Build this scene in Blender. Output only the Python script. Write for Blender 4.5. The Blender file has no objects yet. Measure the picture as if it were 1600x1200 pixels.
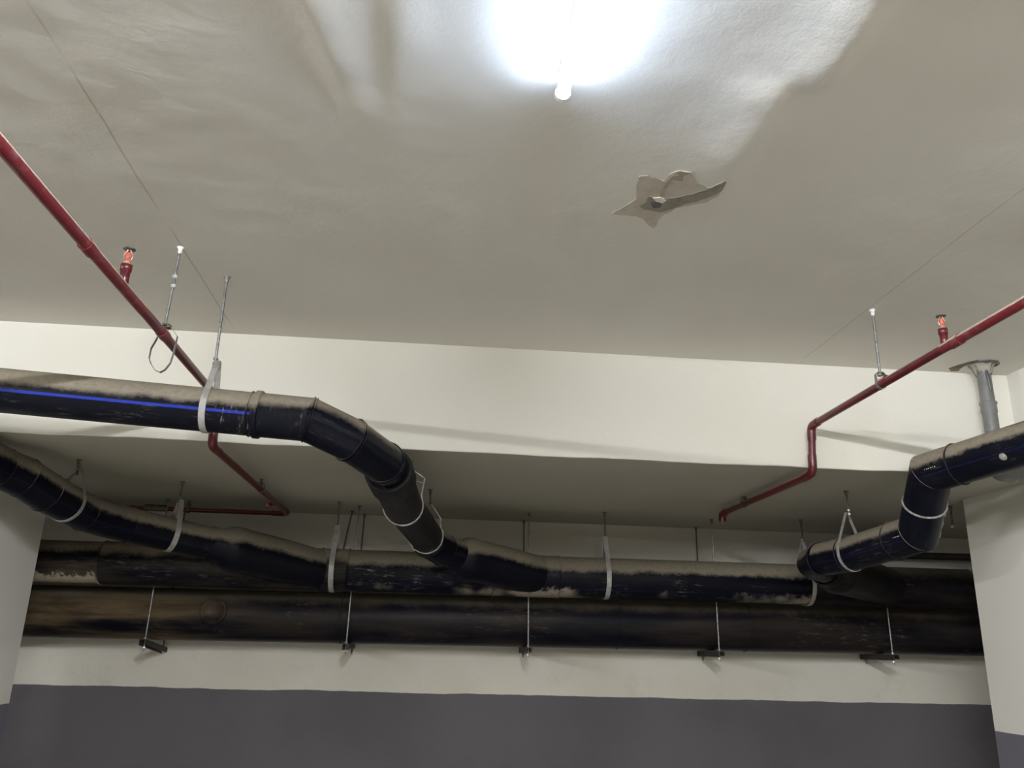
import bpy, bmesh, math, random
from mathutils import Vector, Matrix, noise

random.seed(7)
sc = bpy.context.scene
COL = sc.collection
PI = math.pi

# ------------------------------------------------------------------ camera, world, exposure
cam_d = bpy.data.cameras.new('camera')
cam = bpy.data.objects.new('camera', cam_d)
COL.objects.link(cam)
sc.camera = cam
cam_d.sensor_fit = 'HORIZONTAL'
cam_d.sensor_width = 36.0
cam_d.lens = 36.0 * 1303.76 / 1600.0
cam_d.clip_start = 0.02
yaw, pitch, roll = 0.0822707, 0.30606743, 0.02604876
fw = Vector((math.sin(yaw) * math.cos(pitch), math.cos(yaw) * math.cos(pitch), math.sin(pitch)))
rt = Vector((math.cos(yaw), -math.sin(yaw), 0))
up = rt.cross(fw)
rt2 = rt * math.cos(roll) + up * math.sin(roll)
up2 = -rt * math.sin(roll) + up * math.cos(roll)
cam.matrix_world = Matrix(((rt2.x, up2.x, -fw.x, 0), (rt2.y, up2.y, -fw.y, 0), (rt2.z, up2.z, -fw.z, 1.65), (0, 0, 0, 1)))

world = bpy.data.worlds.new('world')
sc.world = world
world.use_nodes = True
world.node_tree.nodes['Background'].inputs[0].default_value = (0.9, 0.95, 1.0, 1)
world.node_tree.nodes['Background'].inputs[1].default_value = 0.02
sc.view_settings.view_transform = 'Standard'
sc.view_settings.look = 'None'
sc.view_settings.gamma = 1.0
sc.view_settings.use_curve_mapping = False
sc.view_settings.exposure = 0.0
try:
    sc.cycles.use_denoising = True
    sc.cycles.diffuse_bounces = 8
    sc.cycles.max_bounces = 12
    sc.cycles.sample_clamp_indirect = 6
except Exception:
    pass

LAMP_POWER = 56.0        # emission of the tube over the bay
FILL_NEAR = 1380.0  # emission of the unseen tube added behind the bay lamp for frontal light
FILL_FAR = 760.0          # emission of the other unseen tubes added as fill
LAMP_COL = (0.74, 0.92, 1.26, 1)
FILL_COL = (0.985, 1.0, 1.02, 1)

CEIL = 2.816
SOFF = 2.375
BEAM = 3.2
WALL = 5.015

# ------------------------------------------------------------------ materials
def new_mat(name):
    m = bpy.data.materials.new(name)
    m.use_nodes = True
    nt = m.node_tree
    for n in list(nt.nodes):
        nt.nodes.remove(n)
    out = nt.nodes.new('ShaderNodeOutputMaterial')
    b = nt.nodes.new('ShaderNodeBsdfPrincipled')
    nt.links.new(b.outputs[0], out.inputs[0])
    return m, nt, b

class NT:
    """small helper for wiring node graphs"""
    def __init__(s, nt): s.nt = nt
    def n(s, kind, **kw):
        x = s.nt.nodes.new(kind)
        for k, v in kw.items(): setattr(x, k, v)
        return x
    def l(s, a, b): s.nt.links.new(a, b)
    def val(s, sock, v):
        if isinstance(v, (int, float)): sock.default_value = v
        elif isinstance(v, tuple): sock.default_value = v if len(v) == 4 else (*v, 1)
        else: s.l(v, sock)
    def math(s, op, a, b=0.0, c=0.0, clamp=False):
        x = s.n('ShaderNodeMath', operation=op, use_clamp=clamp)
        s.val(x.inputs[0], a); s.val(x.inputs[1], b); s.val(x.inputs[2], c)
        return x.outputs[0]
    def noise(s, vec, scale, detail=4, rough=0.55):
        x = s.n('ShaderNodeTexNoise')
        x.inputs['Scale'].default_value = scale; x.inputs['Detail'].default_value = detail
        x.inputs['Roughness'].default_value = rough
        if vec is not None: s.l(vec, x.inputs['Vector'])
        return x.outputs[0]
    def rng(s, v, a, b, c=0.0, d=1.0, smooth=True):
        x = s.n('ShaderNodeMapRange')
        if smooth: x.interpolation_type = 'SMOOTHSTEP'
        s.val(x.inputs[0], v)
        for i, q in enumerate((a, b, c, d)): x.inputs[i + 1].default_value = q
        return x.outputs[0]
    def mix(s, f, a, b):
        x = s.n('ShaderNodeMix', data_type='RGBA')
        s.val(x.inputs[0], f); s.val(x.inputs[6], a); s.val(x.inputs[7], b)
        return x.outputs[2]
    def scl(s, vec, sx, sy, sz):
        x = s.n('ShaderNodeMapping')
        x.inputs['Scale'].default_value = (sx, sy, sz)
        s.l(vec, x.inputs[0])
        return x.outputs[0]
    def bump(s, h, strength, dist, b):
        x = s.n('ShaderNodeBump')
        x.inputs['Strength'].default_value = strength; x.inputs['Distance'].default_value = dist
        s.l(h, x.inputs['Height']); s.l(x.outputs[0], b.inputs['Normal'])
        return x

PAINT = (0.665, 0.645, 0.59)
PAINT2 = (0.615, 0.592, 0.53)

def paint_material(name, base=PAINT, second=PAINT2, dado=None, cracks=(), rough=0.75, bump=0.25, dirt=0.0, wob=0.006):
    m, nt, b = new_mat(name)
    g = NT(nt)
    co = g.n('ShaderNodeTexCoord').outputs['Object']
    col = g.mix(g.rng(g.noise(co, 0.9, 3), 0.35, 0.7), base, second)
    if dirt:
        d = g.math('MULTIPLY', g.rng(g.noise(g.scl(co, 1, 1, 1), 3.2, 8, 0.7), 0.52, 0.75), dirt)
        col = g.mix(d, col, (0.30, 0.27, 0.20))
    sep = g.n('ShaderNodeSeparateXYZ'); g.l(co, sep.inputs[0])
    for x0, y0, y1, w in cracks:
        wv = g.math('MULTIPLY', g.math('SUBTRACT', g.noise(co, 3.0, 4), 0.5), 0.012)
        dx = g.math('ABSOLUTE', g.math('ADD', g.math('SUBTRACT', sep.outputs[0], x0), wv))
        line = g.math('SUBTRACT', 1.0, g.rng(dx, 0.0008, w))
        brk = g.rng(g.noise(co, 2.3, 3), 0.33, 0.5)
        seg = g.math('MULTIPLY', g.rng(sep.outputs[1], y0, y0 + 0.1), g.math('SUBTRACT', 1.0, g.rng(sep.outputs[1], y1 - 0.1, y1)))
        f = g.math('MULTIPLY', g.math('MULTIPLY', line, brk), g.math('MULTIPLY', seg, 0.40))
        col = g.mix(f, col, (0.22, 0.17, 0.09))
    if dado is not None:
        z0, dc = dado
        wv = g.math('MULTIPLY', g.math('SUBTRACT', g.noise(co, 2.6, 5, 0.6), 0.5), wob * 4)
        zz = g.math('ADD', sep.outputs[2], wv)
        f = g.math('SUBTRACT', 1.0, g.rng(zz, z0 - 0.0015, z0 + 0.0015, smooth=False))
        dc2 = tuple(c * 0.86 for c in dc)
        col = g.mix(f, col, g.mix(g.rng(g.noise(co, 1.4, 4), 0.4, 0.65), dc, dc2))
    g.l(col, b.inputs['Base Color'])
    b.inputs['Roughness'].default_value = rough
    b.inputs['Specular IOR Level'].default_value = 0.3
    fine = g.noise(co, 190, 3)
    mid = g.noise(co, 26, 4)
    h = g.math('ADD', g.math('MULTIPLY', fine, 0.22), mid)
    g.bump(h, bump, 0.006, b)
    return m

DADO = (0.108, 0.100, 0.108)
M = {}
M['ceiling'] = paint_material('ceiling_paint', cracks=((-0.842, 1.0, 3.2, 0.0045), (1.461, 1.4, 3.2, 0.003)), rough=0.6, bump=0.28)
M['beam'] = paint_material('beam_paint', base=(0.70, 0.685, 0.62), second=(0.66, 0.64, 0.555), bump=0.25)
M['soffit'] = paint_material('soffit_shaded_paint', base=(0.43, 0.41, 0.345), second=(0.38, 0.36, 0.29), bump=0.2, dirt=0.15)  # beam paint darkened to put the shade into the underside colour
M['wall'] = paint_material('wall_paint', base=(0.62, 0.595, 0.525), second=(0.55, 0.52, 0.44), dado=(1.396, DADO), dirt=0.25)
M['column'] = paint_material('column_paint', base=(0.64, 0.625, 0.56), second=(0.61, 0.59, 0.52), dado=(1.355, (0.13, 0.125, 0.145)), bump=0.12, wob=0.002)
M['floor'] = paint_material('floor_epoxy', base=(0.30, 0.285, 0.255), second=(0.26, 0.245, 0.215), rough=0.45, bump=0.05)

def plastic_material(name, base=(0.0035, 0.004, 0.008), dust=(0.235, 0.205, 0.155), thr=0.02, soft=0.22, scuff=0.5,
                     stripes=(), mud=0.0, rough=0.34, mudcol=(0.20, 0.15, 0.085), low=0.0, spec=0.11, mudx=None, around=False, patchy=True, stripe_col=(0.020, 0.035, 0.30)):
    m, nt, b = new_mat(name)
    g = NT(nt)
    tc = g.n('ShaderNodeTexCoord')
    co = tc.outputs['Object']
    geo = g.n('ShaderNodeNewGeometry')
    sn = g.n('ShaderNodeSeparateXYZ'); g.l(geo.outputs['Normal'], sn.inputs[0])
    nz = sn.outputs[2]
    n1 = g.noise(co, 9, 6, 0.65)
    n2 = g.noise(co, 60, 5, 0.7)
    nn = g.math('ADD', g.math('MULTIPLY', g.math('SUBTRACT', n1, 0.5), 0.55), g.math('MULTIPLY', g.math('SUBTRACT', n2, 0.5), 0.35))
    du = g.rng(g.math('ADD', nz, nn), thr, thr + soft)
    col = base
    uv = g.n('ShaderNodeUVMap').outputs[0]
    su = g.n('ShaderNodeSeparateXYZ'); g.l(uv, su.inputs[0])
    if stripes:
        s = None
        for a, w in stripes:
            d = g.math('ABSOLUTE', g.math('SUBTRACT', su.outputs[0], a))
            f = g.math('SUBTRACT', 1.0, g.rng(d, w * 0.75, w))
            s = f if s is None else g.math('MAXIMUM', s, f)
        col = g.mix(s, col, stripe_col)
    # long brushed scuffs and chalky smears
    sv = g.scl(uv, 1.2, 11.0, 1.0) if around else g.scl(uv, 9.0, 2.2, 1.0)
    sc1 = g.rng(g.noise(sv, 5.5, 9, 0.78), 0.53, 0.68)
    sc2 = g.rng(g.noise(co, 3.3, 3), 0.48, 0.66)
    sf = g.math('MULTIPLY', g.math('MULTIPLY', sc1, sc2) if patchy else sc1, scuff)
    col = g.mix(sf, col, (0.27, 0.255, 0.22))
    haze = g.math('MULTIPLY', g.rng(g.noise(co, 5, 7, 0.7), 0.50, 0.85), 0.06)
    col = g.mix(haze, col, (0.13, 0.12, 0.10))
    if mud:
        mf = g.math('MULTIPLY', g.rng(g.noise(g.scl(co, 0.5, 1.5, 4.0), 3.2, 5, 0.6), 0.34, 0.66), mud)
        if mudx:
            sx = g.n('ShaderNodeSeparateXYZ'); g.l(co, sx.inputs[0])
            mf = g.math('MULTIPLY', mf, g.math('SUBTRACT', 1.0, g.rng(sx.outputs[0], mudx[0], mudx[1], 0.0, mudx[2])))
        col = g.mix(mf, col, mudcol)
    if low:
        lf = g.math('MULTIPLY', g.rng(g.math('MULTIPLY', g.math('ADD', nz, g.math('MULTIPLY', g.math('SUBTRACT', g.noise(co, 30, 6, 0.75), 0.5), 1.3)), -1.0), 0.55, 0.8), low)
        if low < 0.85: lf = g.math('MULTIPLY', lf, g.rng(g.noise(co, 1.9, 4), 0.45, 0.56))
        col = g.mix(lf, col, (0.38, 0.33, 0.25))
    dcol = g.mix(g.rng(n2, 0.3, 0.7), dust, tuple(c * 0.78 for c in dust))
    col = g.mix(du, col, dcol)
    g.l(col, b.inputs['Base Color'])
    g.l(g.math('ADD', rough, g.math('MULTIPLY', g.math('MAXIMUM', du, sf), 0.5)), b.inputs['Roughness'])
    b.inputs['Specular IOR Level'].default_value = spec
    g.bump(n2, 0.12, 0.002, b)
    return m

ST = ((0.285, 0.0115), (0.715, 0.0115))
M['pipe_near'] = plastic_material('black_plastic_near', stripes=ST, thr=-0.05, soft=0.35, scuff=0.6, dust=(0.25, 0.22, 0.17))
M['pipe_elbow'] = plastic_material('black_plastic_elbow', stripes=((0.14, 0.005), (0.86, 0.005)), thr=0.25, soft=0.45, scuff=0.25, rough=0.25)
M['pipe_worn'] = plastic_material('black_plastic_worn', base=(0.012, 0.012, 0.013), thr=0.45, soft=0.6, scuff=0.6, rough=0.45)
M['pipe_run'] = plastic_material('black_plastic_run', stripe_col=(0.007, 0.008, 0.034), stripes=((0.36, 0.004), (0.64, 0.004)), thr=0.1, soft=0.3, scuff=0.8, low=0.6)
M['pipe_muddy'] = plastic_material('black_plastic_muddy', thr=0.3, soft=0.4, scuff=0.5, mud=0.5, low=0.95, mudcol=(0.13, 0.10, 0.065))
M['pipe_branch'] = plastic_material('black_plastic_branch', stripe_col=(0.007, 0.008, 0.034), stripes=((0.33, 0.005), (0.67, 0.005)), thr=0.02, soft=0.3, scuff=0.35)
M['pipe_right'] = plastic_material('black_plastic_right', stripe_col=(0.007, 0.008, 0.034), stripes=((0.31, 0.006), (0.69, 0.006)), thr=0.1, soft=0.3, scuff=0.35)
M['pipe_big'] = plastic_material('black_plastic_big', thr=0.35, soft=0.6, scuff=0.3, dust=(0.11,0.095,0.07), mudcol=(0.12,0.085,0.045), mudx=(-1.6, -0.9, 0.85), mud=0.95, rough=0.4)
M['pipe_fit'] = plastic_material('black_plastic_fitting', thr=0.2, soft=0.5, scuff=0.5, mud=0.4, mudcol=(0.07, 0.055, 0.035))
M['pipe_arm'] = plastic_material('black_plastic_arm', thr=0.1, soft=0.3, scuff=0.7)
M['pipe_scuffed'] = plastic_material('black_plastic_scuffed', stripes=ST, thr=-0.02, soft=0.35, scuff=0.85, dust=(0.25, 0.22, 0.17), around=True, patchy=False)
M['pipe_scuffed2'] = plastic_material('black_plastic_scuffed_fitting', thr=0.15, soft=0.4, scuff=0.6, dust=(0.25, 0.22, 0.17), around=True)
M['bead'] = plastic_material('weld_bead_plastic', thr=0.35, soft=0.4, scuff=0.1, rough=0.3, base=(0.012, 0.012, 0.016))

def simple_material(name, a, b2, scale=20, rough=0.5, metal=0.0, lo=0.4, hi=0.65, bump=0.0, dust=None, thr=0.6):
    m, nt, b = new_mat(name)
    g = NT(nt)
    co = g.n('ShaderNodeTexCoord').outputs['Object']
    f = g.rng(g.noise(co, scale, 5, 0.65), lo, hi)
    col = g.mix(f, a, b2)
    if dust:
        geo = g.n('ShaderNodeNewGeometry')
        sn = g.n('ShaderNodeSeparateXYZ'); g.l(geo.outputs['Normal'], sn.inputs[0])
        du = g.rng(g.math('ADD', sn.outputs[2], g.math('MULTIPLY', g.math('SUBTRACT', g.noise(co, 40, 4), 0.5), 0.3)), thr, thr + 0.2)
        col = g.mix(du, col, dust)
    g.l(col, b.inputs['Base Color'])
    b.inputs['Roughness'].default_value = rough
    b.inputs['Metallic'].default_value = metal
    if bump: g.bump(g.noise(co, scale * 3, 3), bump, 0.002, b)
    return m

M['red'] = simple_material('red_pipe_paint', (0.105, 0.006, 0.010), (0.07, 0.008, 0.012), 14, 0.3, dust=(0.36, 0.27, 0.23), thr=0.32)
M['red_dust'] = simple_material('red_pipe_scuffed', (0.125, 0.010, 0.015), (0.17, 0.06, 0.06), 30, 0.42, lo=0.5, hi=0.72, dust=(0.50, 0.40, 0.34), thr=0.10)
M['steel'] = simple_material('galvanised_rod', (0.30, 0.30, 0.30), (0.18, 0.175, 0.165), 90, 0.42, 0.75)
M['dull_steel'] = simple_material('dull_rod', (0.15, 0.135, 0.105), (0.09, 0.078, 0.06), 70, 0.6, 0.5)
M['bright_steel'] = simple_material('bright_nut', (0.72, 0.72, 0.70), (0.45, 0.45, 0.44), 60, 0.3, 0.6)
M['strap'] = simple_material('galvanised_strap', (0.40, 0.395, 0.37), (0.30, 0.29, 0.265), 35, 0.5, 0.35)
M['strap_wire'] = simple_material('loop_strap', (0.40, 0.37, 0.34), (0.27, 0.24, 0.21), 45, 0.5, 0.3)
M['black_iron'] = simple_material('black_angle_iron', (0.012, 0.011, 0.010), (0.03, 0.026, 0.02), 40, 0.6)
M['grey_pvc'] = simple_material('grey_pipe_plastic', (0.165, 0.165, 0.16), (0.125, 0.125, 0.12), 12, 0.5)
M['wet_grey'] = simple_material('dark_run_mark', (0.06, 0.06, 0.062), (0.085, 0.085, 0.085), 20, 0.35)
M['cement'] = simple_material('cement_fill', (0.30, 0.275, 0.235), (0.16, 0.13, 0.09), 28, 0.9, lo=0.45, hi=0.6, bump=0.5)
M['stain_brown'] = simple_material('seep_stain', (0.20, 0.165, 0.10), (0.10, 0.08, 0.045), 22, 0.9)
M['brass'] = simple_material('sprinkler_brass', (0.42, 0.20, 0.14), (0.5, 0.3, 0.2), 30, 0.3, 0.4)
M['red_bulb'] = simple_material('red_glass_bulb', (0.50, 0.09, 0.07), (0.62, 0.16, 0.13), 30, 0.12)
M['deflector'] = simple_material('dark_deflector', (0.07, 0.075, 0.065), (0.13, 0.13, 0.12), 60, 0.4, 0.5)
M['white_paint'] = simple_material('white_splash', (0.80, 0.79, 0.76), (0.65, 0.63, 0.6), 40, 0.5)
M['housing'] = simple_material('white_lamp_housing', (0.75, 0.75, 0.73), (0.7, 0.7, 0.68), 10, 0.4)
M['caulk'] = simple_material('dried_filler', (0.30, 0.29, 0.25), (0.12, 0.115, 0.10), 50, 0.7)
M['patch_light'] = simple_material('bare_plaster_light', (0.46, 0.42, 0.35), (0.40, 0.36, 0.295), 26, 0.85, bump=0.4)
M['patch_mid'] = simple_material('bare_plaster_mid', (0.33, 0.285, 0.23), (0.27, 0.225, 0.175), 22, 0.85, bump=0.4)
M['patch_dark'] = simple_material('bare_plaster_dark', (0.26, 0.23, 0.19), (0.20, 0.175, 0.14), 24, 0.85, bump=0.4)
M['patch_hole'] = simple_material('bare_hole', (0.085, 0.082, 0.09), (0.13, 0.12, 0.12), 30, 0.8)
M['patch_chip'] = simple_material('plaster_chip', (0.70, 0.67, 0.58), (0.6, 0.57, 0.48), 30, 0.8)
M['copper_smudge'] = simple_material('grey_mark', (0.36, 0.34, 0.30), (0.45, 0.43, 0.38), 20, 0.8)

def emit_material(name, power, colour):
    m, nt, b = new_mat(name)
    b.inputs['Base Color'].default_value = (0.9, 0.9, 0.9, 1)
    b.inputs['Emission Color'].default_value = colour
    b.inputs['Emission Strength'].default_value = power
    return m
M['lamp'] = emit_material('lamp_diffuser', LAMP_POWER, LAMP_COL)
M['fill_near'] = emit_material('fill_diffuser_near', FILL_NEAR, FILL_COL)
M['fill_far'] = emit_material('fill_diffuser_far', FILL_FAR, FILL_COL)

# ------------------------------------------------------------------ mesh helpers
def V(*a): return Vector(a) if len(a) > 1 else Vector(a[0])

def mesh_obj(name, verts, faces, mat, parent=None, smooth=True, uvs=None, flat_faces=()):
    me = bpy.data.meshes.new(name)
    me.from_pydata([tuple(v) for v in verts], [], faces)
    fl = set(flat_faces)
    for i, p in enumerate(me.polygons): p.use_smooth = smooth and i not in fl
    if uvs is not None:
        lay = me.uv_layers.new(name='UVMap')
        for i, p in enumerate(me.polygons):
            for k, li in enumerate(p.loop_indices):
                lay.data[li].uv = uvs[i][k]
    me.materials.append(mat)
    me.update()
    o = bpy.data.objects.new(name, me)
    COL.objects.link(o)
    if parent is not None:
        o.parent = parent
        o.matrix_parent_inverse = parent.matrix_world.inverted() if False else Matrix.Translation(-parent.location)
    return o

def frame(t):
    t = t.normalized()
    ref = Vector((0, 0, 1)) if abs(t.z) < 0.95 else Vector((0, -1, 0))
    u = (ref - t * ref.dot(t)).normalized()      # points "up" round the pipe
    w = t.cross(u)
    return t, u, w

class Geo:
    def __init__(s): s.v = []; s.f = []; s.uv = []; s.flat = []
    def add_face(s, idx, uv=None, flat=False):
        if flat: s.flat.append(len(s.f))
        s.f.append(tuple(idx)); s.uv.append(uv if uv else [(0.5, 0.0)] * len(idx))
    def pipe(s, pts, r, seg=40, cap=True, sharp=True, closed=False):
        """straight pieces mitred into each other; r a number or one radius per point"""
        pts = [Vector(p) for p in pts]
        n = len(pts)
        rad = r if isinstance(r, (list, tuple)) else [r] * n
        dirs = [(pts[i + 1] - pts[i]).normalized() for i in range(n - 1)]
        dist = 0.0
        prev_ring = None
        pu = None
        for i in range(n - 1):
            t, u, w = frame(dirs[i])
            if not sharp and pu is not None:
                u = (pu - t * pu.dot(t)).normalized(); w = t.cross(u)
            pu = u
            na = t if i == 0 else (dirs[i - 1] + t).normalized()
            nb = t if i == n - 2 else (t + dirs[i + 1]).normalized()
            a0 = len(s.v) if (sharp or prev_ring is None) else prev_ring
            if a0 == len(s.v):
                for k in range(seg):
                    an = 2 * PI * k / seg
                    o = u * math.cos(an) + w * math.sin(an)
                    q = pts[i] + o * rad[i]
                    s.v.append(q + t * ((pts[i] - q).dot(na) / t.dot(na)))
            b0 = len(s.v)
            for k in range(seg):
                an = 2 * PI * k / seg
                o = u * math.cos(an) + w * math.sin(an)
                q = pts[i + 1] + o * rad[i + 1]
                s.v.append(q + t * ((pts[i + 1] - q).dot(nb) / t.dot(nb)))
            L = (pts[i + 1] - pts[i]).length
            for k in range(seg):
                k2 = (k + 1) % seg
                ua, ub = k / seg, (k + 1) / seg
                s.add_face((a0 + k, a0 + k2, b0 + k2, b0 + k), [(ua, dist), (ub, dist), (ub, dist + L), (ua, dist + L)])
            dist += L
            prev_ring = b0
            if cap and i == 0: s.disc(a0, seg, True)
            if cap and i == n - 2: s.disc(b0, seg, False)
        return s
    def disc(s, start, seg, rev):
        b = len(s.v)
        for k in range(seg): s.v.append(s.v[start + k].copy())
        idx = list(range(b, b + seg))
        if rev: idx = idx[::-1]
        s.add_face(idx, flat=True)
    def torus(s, c, ax, R, r, seg=40, ring=8, sx=1.0):
        t, u, w = frame(Vector(ax)); c = Vector(c)
        b = len(s.v)
        for k in range(seg):
            a = 2 * PI * k / seg
            o = u * math.cos(a) + w * math.sin(a)
            for j in range(ring):
                q = 2 * PI * j / ring
                s.v.append(c + o * (R + r * math.cos(q)) + t * (r * sx * math.sin(q)))
        for k in range(seg):
            for j in range(ring):
                k2 = (k + 1) % seg; j2 = (j + 1) % ring
                s.add_face((b + k * ring + j, b + k * ring + j2, b + k2 * ring + j2, b + k2 * ring + j))
        return s
    def lathe(s, c, ax, prof, seg=24, caps=True):
        """prof: (distance along ax, radius)"""
        t, u, w = frame(Vector(ax)); c = Vector(c)
        rings = []
        for d, r in prof:
            b = len(s.v)
            for k in range(seg):
                a = 2 * PI * k / seg
                s.v.append(c + t * d + (u * math.cos(a) + w * math.sin(a)) * r)
            rings.append(b)
        for i in range(len(prof) - 1):
            for k in range(seg):
                k2 = (k + 1) % seg
                s.add_face((rings[i] + k, rings[i] + k2, rings[i + 1] + k2, rings[i + 1] + k))
        if caps:
            s.disc(rings[0], seg, True); s.disc(rings[-1], seg, False)
        return s
    def box(s, a, b):
        x0, y0, z0 = a; x1, y1, z1 = b
        k = len(s.v)
        for p in ((x0, y0, z0), (x1, y0, z0), (x1, y1, z0), (x0, y1, z0), (x0, y0, z1), (x1, y0, z1), (x1, y1, z1), (x0, y1, z1)):
            s.v.append(Vector(p))
        for f in ((3, 2, 1, 0), (4, 5, 6, 7), (0, 1, 5, 4), (1, 2, 6, 5), (2, 3, 7, 6), (3, 0, 4, 7)):
            s.add_face([k + q for q in f], flat=True)
        return s
    def ribbon(s, pts, width_dir, width, thick, closed=True):
        """flat band following pts; width_dir across the band"""
        pts = [Vector(p) for p in pts]; wd = Vector(width_dir).normalized()
        n = len(pts); b = len(s.v)
        for i in range(n):
            p0 = pts[(i - 1) % n] if closed or i > 0 else pts[i]
            p1 = pts[(i + 1) % n] if closed or i < n - 1 else pts[i]
            t = (p1 - p0).normalized()
            nr = t.cross(wd).normalized()
            for sw, sn in ((-1, -1), (1, -1), (1, 1), (-1, 1)):
                s.v.append(pts[i] + wd * (width / 2 * sw) + nr * (thick / 2 * sn))
        m = n if closed else n - 1
        for i in range(m):
            j = (i + 1) % n
            for q in range(4):
                q2 = (q + 1) % 4
                s.add_face((b + i * 4 + q, b + i * 4 + q2, b + j * 4 + q2, b + j * 4 + q), flat=True)
        if not closed:
            s.add_face((b + 3, b + 2, b + 1, b), flat=True)
            e = b + (n - 1) * 4
            s.add_face((e, e + 1, e + 2, e + 3), flat=True)
        return s
    def build(s, name, mat, parent=None, smooth=True):
        return mesh_obj(name, s.v, s.f, M[mat] if isinstance(mat, str) else mat, parent, smooth, s.uv, s.flat)

def arc_path(pts, rad, n=7):
    """round every inner corner of a polyline"""
    pts = [Vector(p) for p in pts]
    out = [pts[0]]
    for i in range(1, len(pts) - 1):
        a, b, c = pts[i - 1], pts[i], pts[i + 1]
        d1 = (a - b).normalized(); d2 = (c - b).normalized()
        L = min(rad, (a - b).length * 0.45, (c - b).length * 0.45)
        p0 = b + d1 * L; p2 = b + d2 * L
        for k in range(n + 1):
            t = k / n
            out.append(p0 * (1 - t) ** 2 + b * (2 * t * (1 - t)) + p2 * t * t)
    out.append(pts[-1])
    return out

def thing(name, label, cat, loc, group=None):
    o = bpy.data.objects.new(name, None)
    o.empty_display_size = 0.05
    o.location = loc
    COL.objects.link(o)
    o['label'] = label; o['category'] = cat
    if group: o['group'] = group
    return o

def struct(o, label=None):
    o['kind'] = 'structure'
    if label: o['label'] = label
    return o

# ------------------------------------------------------------------ the room
def ceiling_drop(x, y):
    """how far the plaster hangs below the flat slab: lumps and trowel ridges round the lamp"""
    d = 0.0
    s1 = 1 / (1 + math.exp((y - 1.455) / 0.018)); s2 = 1 - s1
    for xc, amp, w in ((0.757 - 0.01 * (y - 1.2), 0.026, s1), (0.680 + 0.03 * (y - 1.45), 0.024 * max(0.0, min(1.0, (2.0 - y) / 0.28)), s2)):
        xc += 0.006 * math.sin(y * 21)
        u = x - xc
        f = math.exp(-(u / 0.10) ** 2) if u < 0 else math.exp(-(u / 0.035) ** 2)
        d += amp * w * f * 1.0
    fade = max(0.0, min(1.0, (1.95 - y) / 0.5))
    u = x + 0.135 + 0.05 * (y - 1.4)
    d += 0.007 * fade * (math.exp(-(u / 0.055) ** 2) if u > 0 else math.exp(-(u / 0.03) ** 2))
    u = x + 0.285 - 0.20 * (y - 1.4)
    d += 0.009 * fade * (math.exp(-(u / 0.06) ** 2) if u > 0 else math.exp(-(u / 0.03) ** 2))
    d += 0.004 * (noise.noise(Vector((x * 3.1, y * 3.1, 3.3)))) + 0.0018 * noise.noise(Vector((x * 11, y * 11, 0.3)))
    e = min(1.0, max(0.0, (BEAM - y) / 0.25))
    return d * e

def build_ceiling():
    xs = [-9, -6, -4, -3] + [-2.6 + i * 0.1 for i in range(14)]
    x = -1.2
    while x < 1.25: xs.append(x); x += 0.0175
    xs += [1.25 + i * 0.07 for i in range(17)] + [2.5, 3.5, 6, 9]
    ys = [-9, -5, -3, -1.5, -0.6, 0.0]
    y = 0.2
    while y < 2.35: ys.append(y); y += 0.0175
    ys += [2.35 + i * 0.085 for i in range(10)] + [BEAM]
    v = []; f = []
    for yy in ys:
        for xx in xs:
            z = CEIL
            if -2.5 < xx < 2.4 and 0.15 < yy < 3.2: z -= ceiling_drop(xx, yy)
            v.append((xx, yy, z))
    nx = len(xs)
    for j in range(len(ys) - 1):
        for i in range(nx - 1):
            f.append((j * nx + i, (j + 1) * nx + i, (j + 1) * nx + i + 1, j * nx + i + 1))
    base = len(v)
    v += [(-9, -9, 3.0), (9, -9, 3.0), (9, BEAM, 3.0), (-9, BEAM, 3.0)]
    f.append((base, base + 1, base + 2, base + 3))
    return struct(mesh_obj('ceiling', v, f, M['ceiling']), 'cream painted concrete ceiling with lumpy plaster round the tube lamp')
ceiling = build_ceiling()

# wide beam whose underside runs back to the wall; its lower edge wavers slightly
def build_beam():
    v = []; f = []
    xs = [-9, -5, -3] + [-2.5 + i * 0.06 for i in range(84)] + [3, 5, 9]
    for xx in xs:
        n1 = noise.noise(Vector((xx * 2.3, 0.2, 5))) * 0.007 + noise.noise(Vector((xx * 9, 1.2, 5))) * 0.0025
        n2 = noise.noise(Vector((xx * 2.0, 7.2, 1))) * 0.004
        v += [(xx, BEAM, 3.0), (xx, BEAM, CEIL + 0.0 + n2 * 0), (xx, BEAM + 0.0005, SOFF + 0.003 + n1), (xx, BEAM + 0.004, SOFF + n1)]
        for k in range(1, 13):
            yy = BEAM + 0.004 + (WALL + 0.1 - BEAM) * k / 12
            v.append((xx, yy, SOFF + n1 * max(0, 1 - k / 3) + 0.006 * noise.noise(Vector((xx * 1.3, yy * 1.9, 2))) * (1 if k < 12 else 0)))
        v.append((xx, WALL + 0.1, 3.0))
    m = 17
    for i in range(len(xs) - 1):
        for k in range(m - 1):
            f.append((i * m + k, i * m + k + 1, (i + 1) * m + k + 1, (i + 1) * m + k))
        f.append((i * m + m - 1, i * m, (i + 1) * m, (i + 1) * m + m - 1))
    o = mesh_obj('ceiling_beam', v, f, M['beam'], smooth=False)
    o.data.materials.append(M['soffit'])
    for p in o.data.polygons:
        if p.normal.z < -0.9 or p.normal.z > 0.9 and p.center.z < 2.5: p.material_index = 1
    return struct(o, 'wide cream beam in front of the wall, its underside coloured darker for shade')
build_beam()

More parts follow.
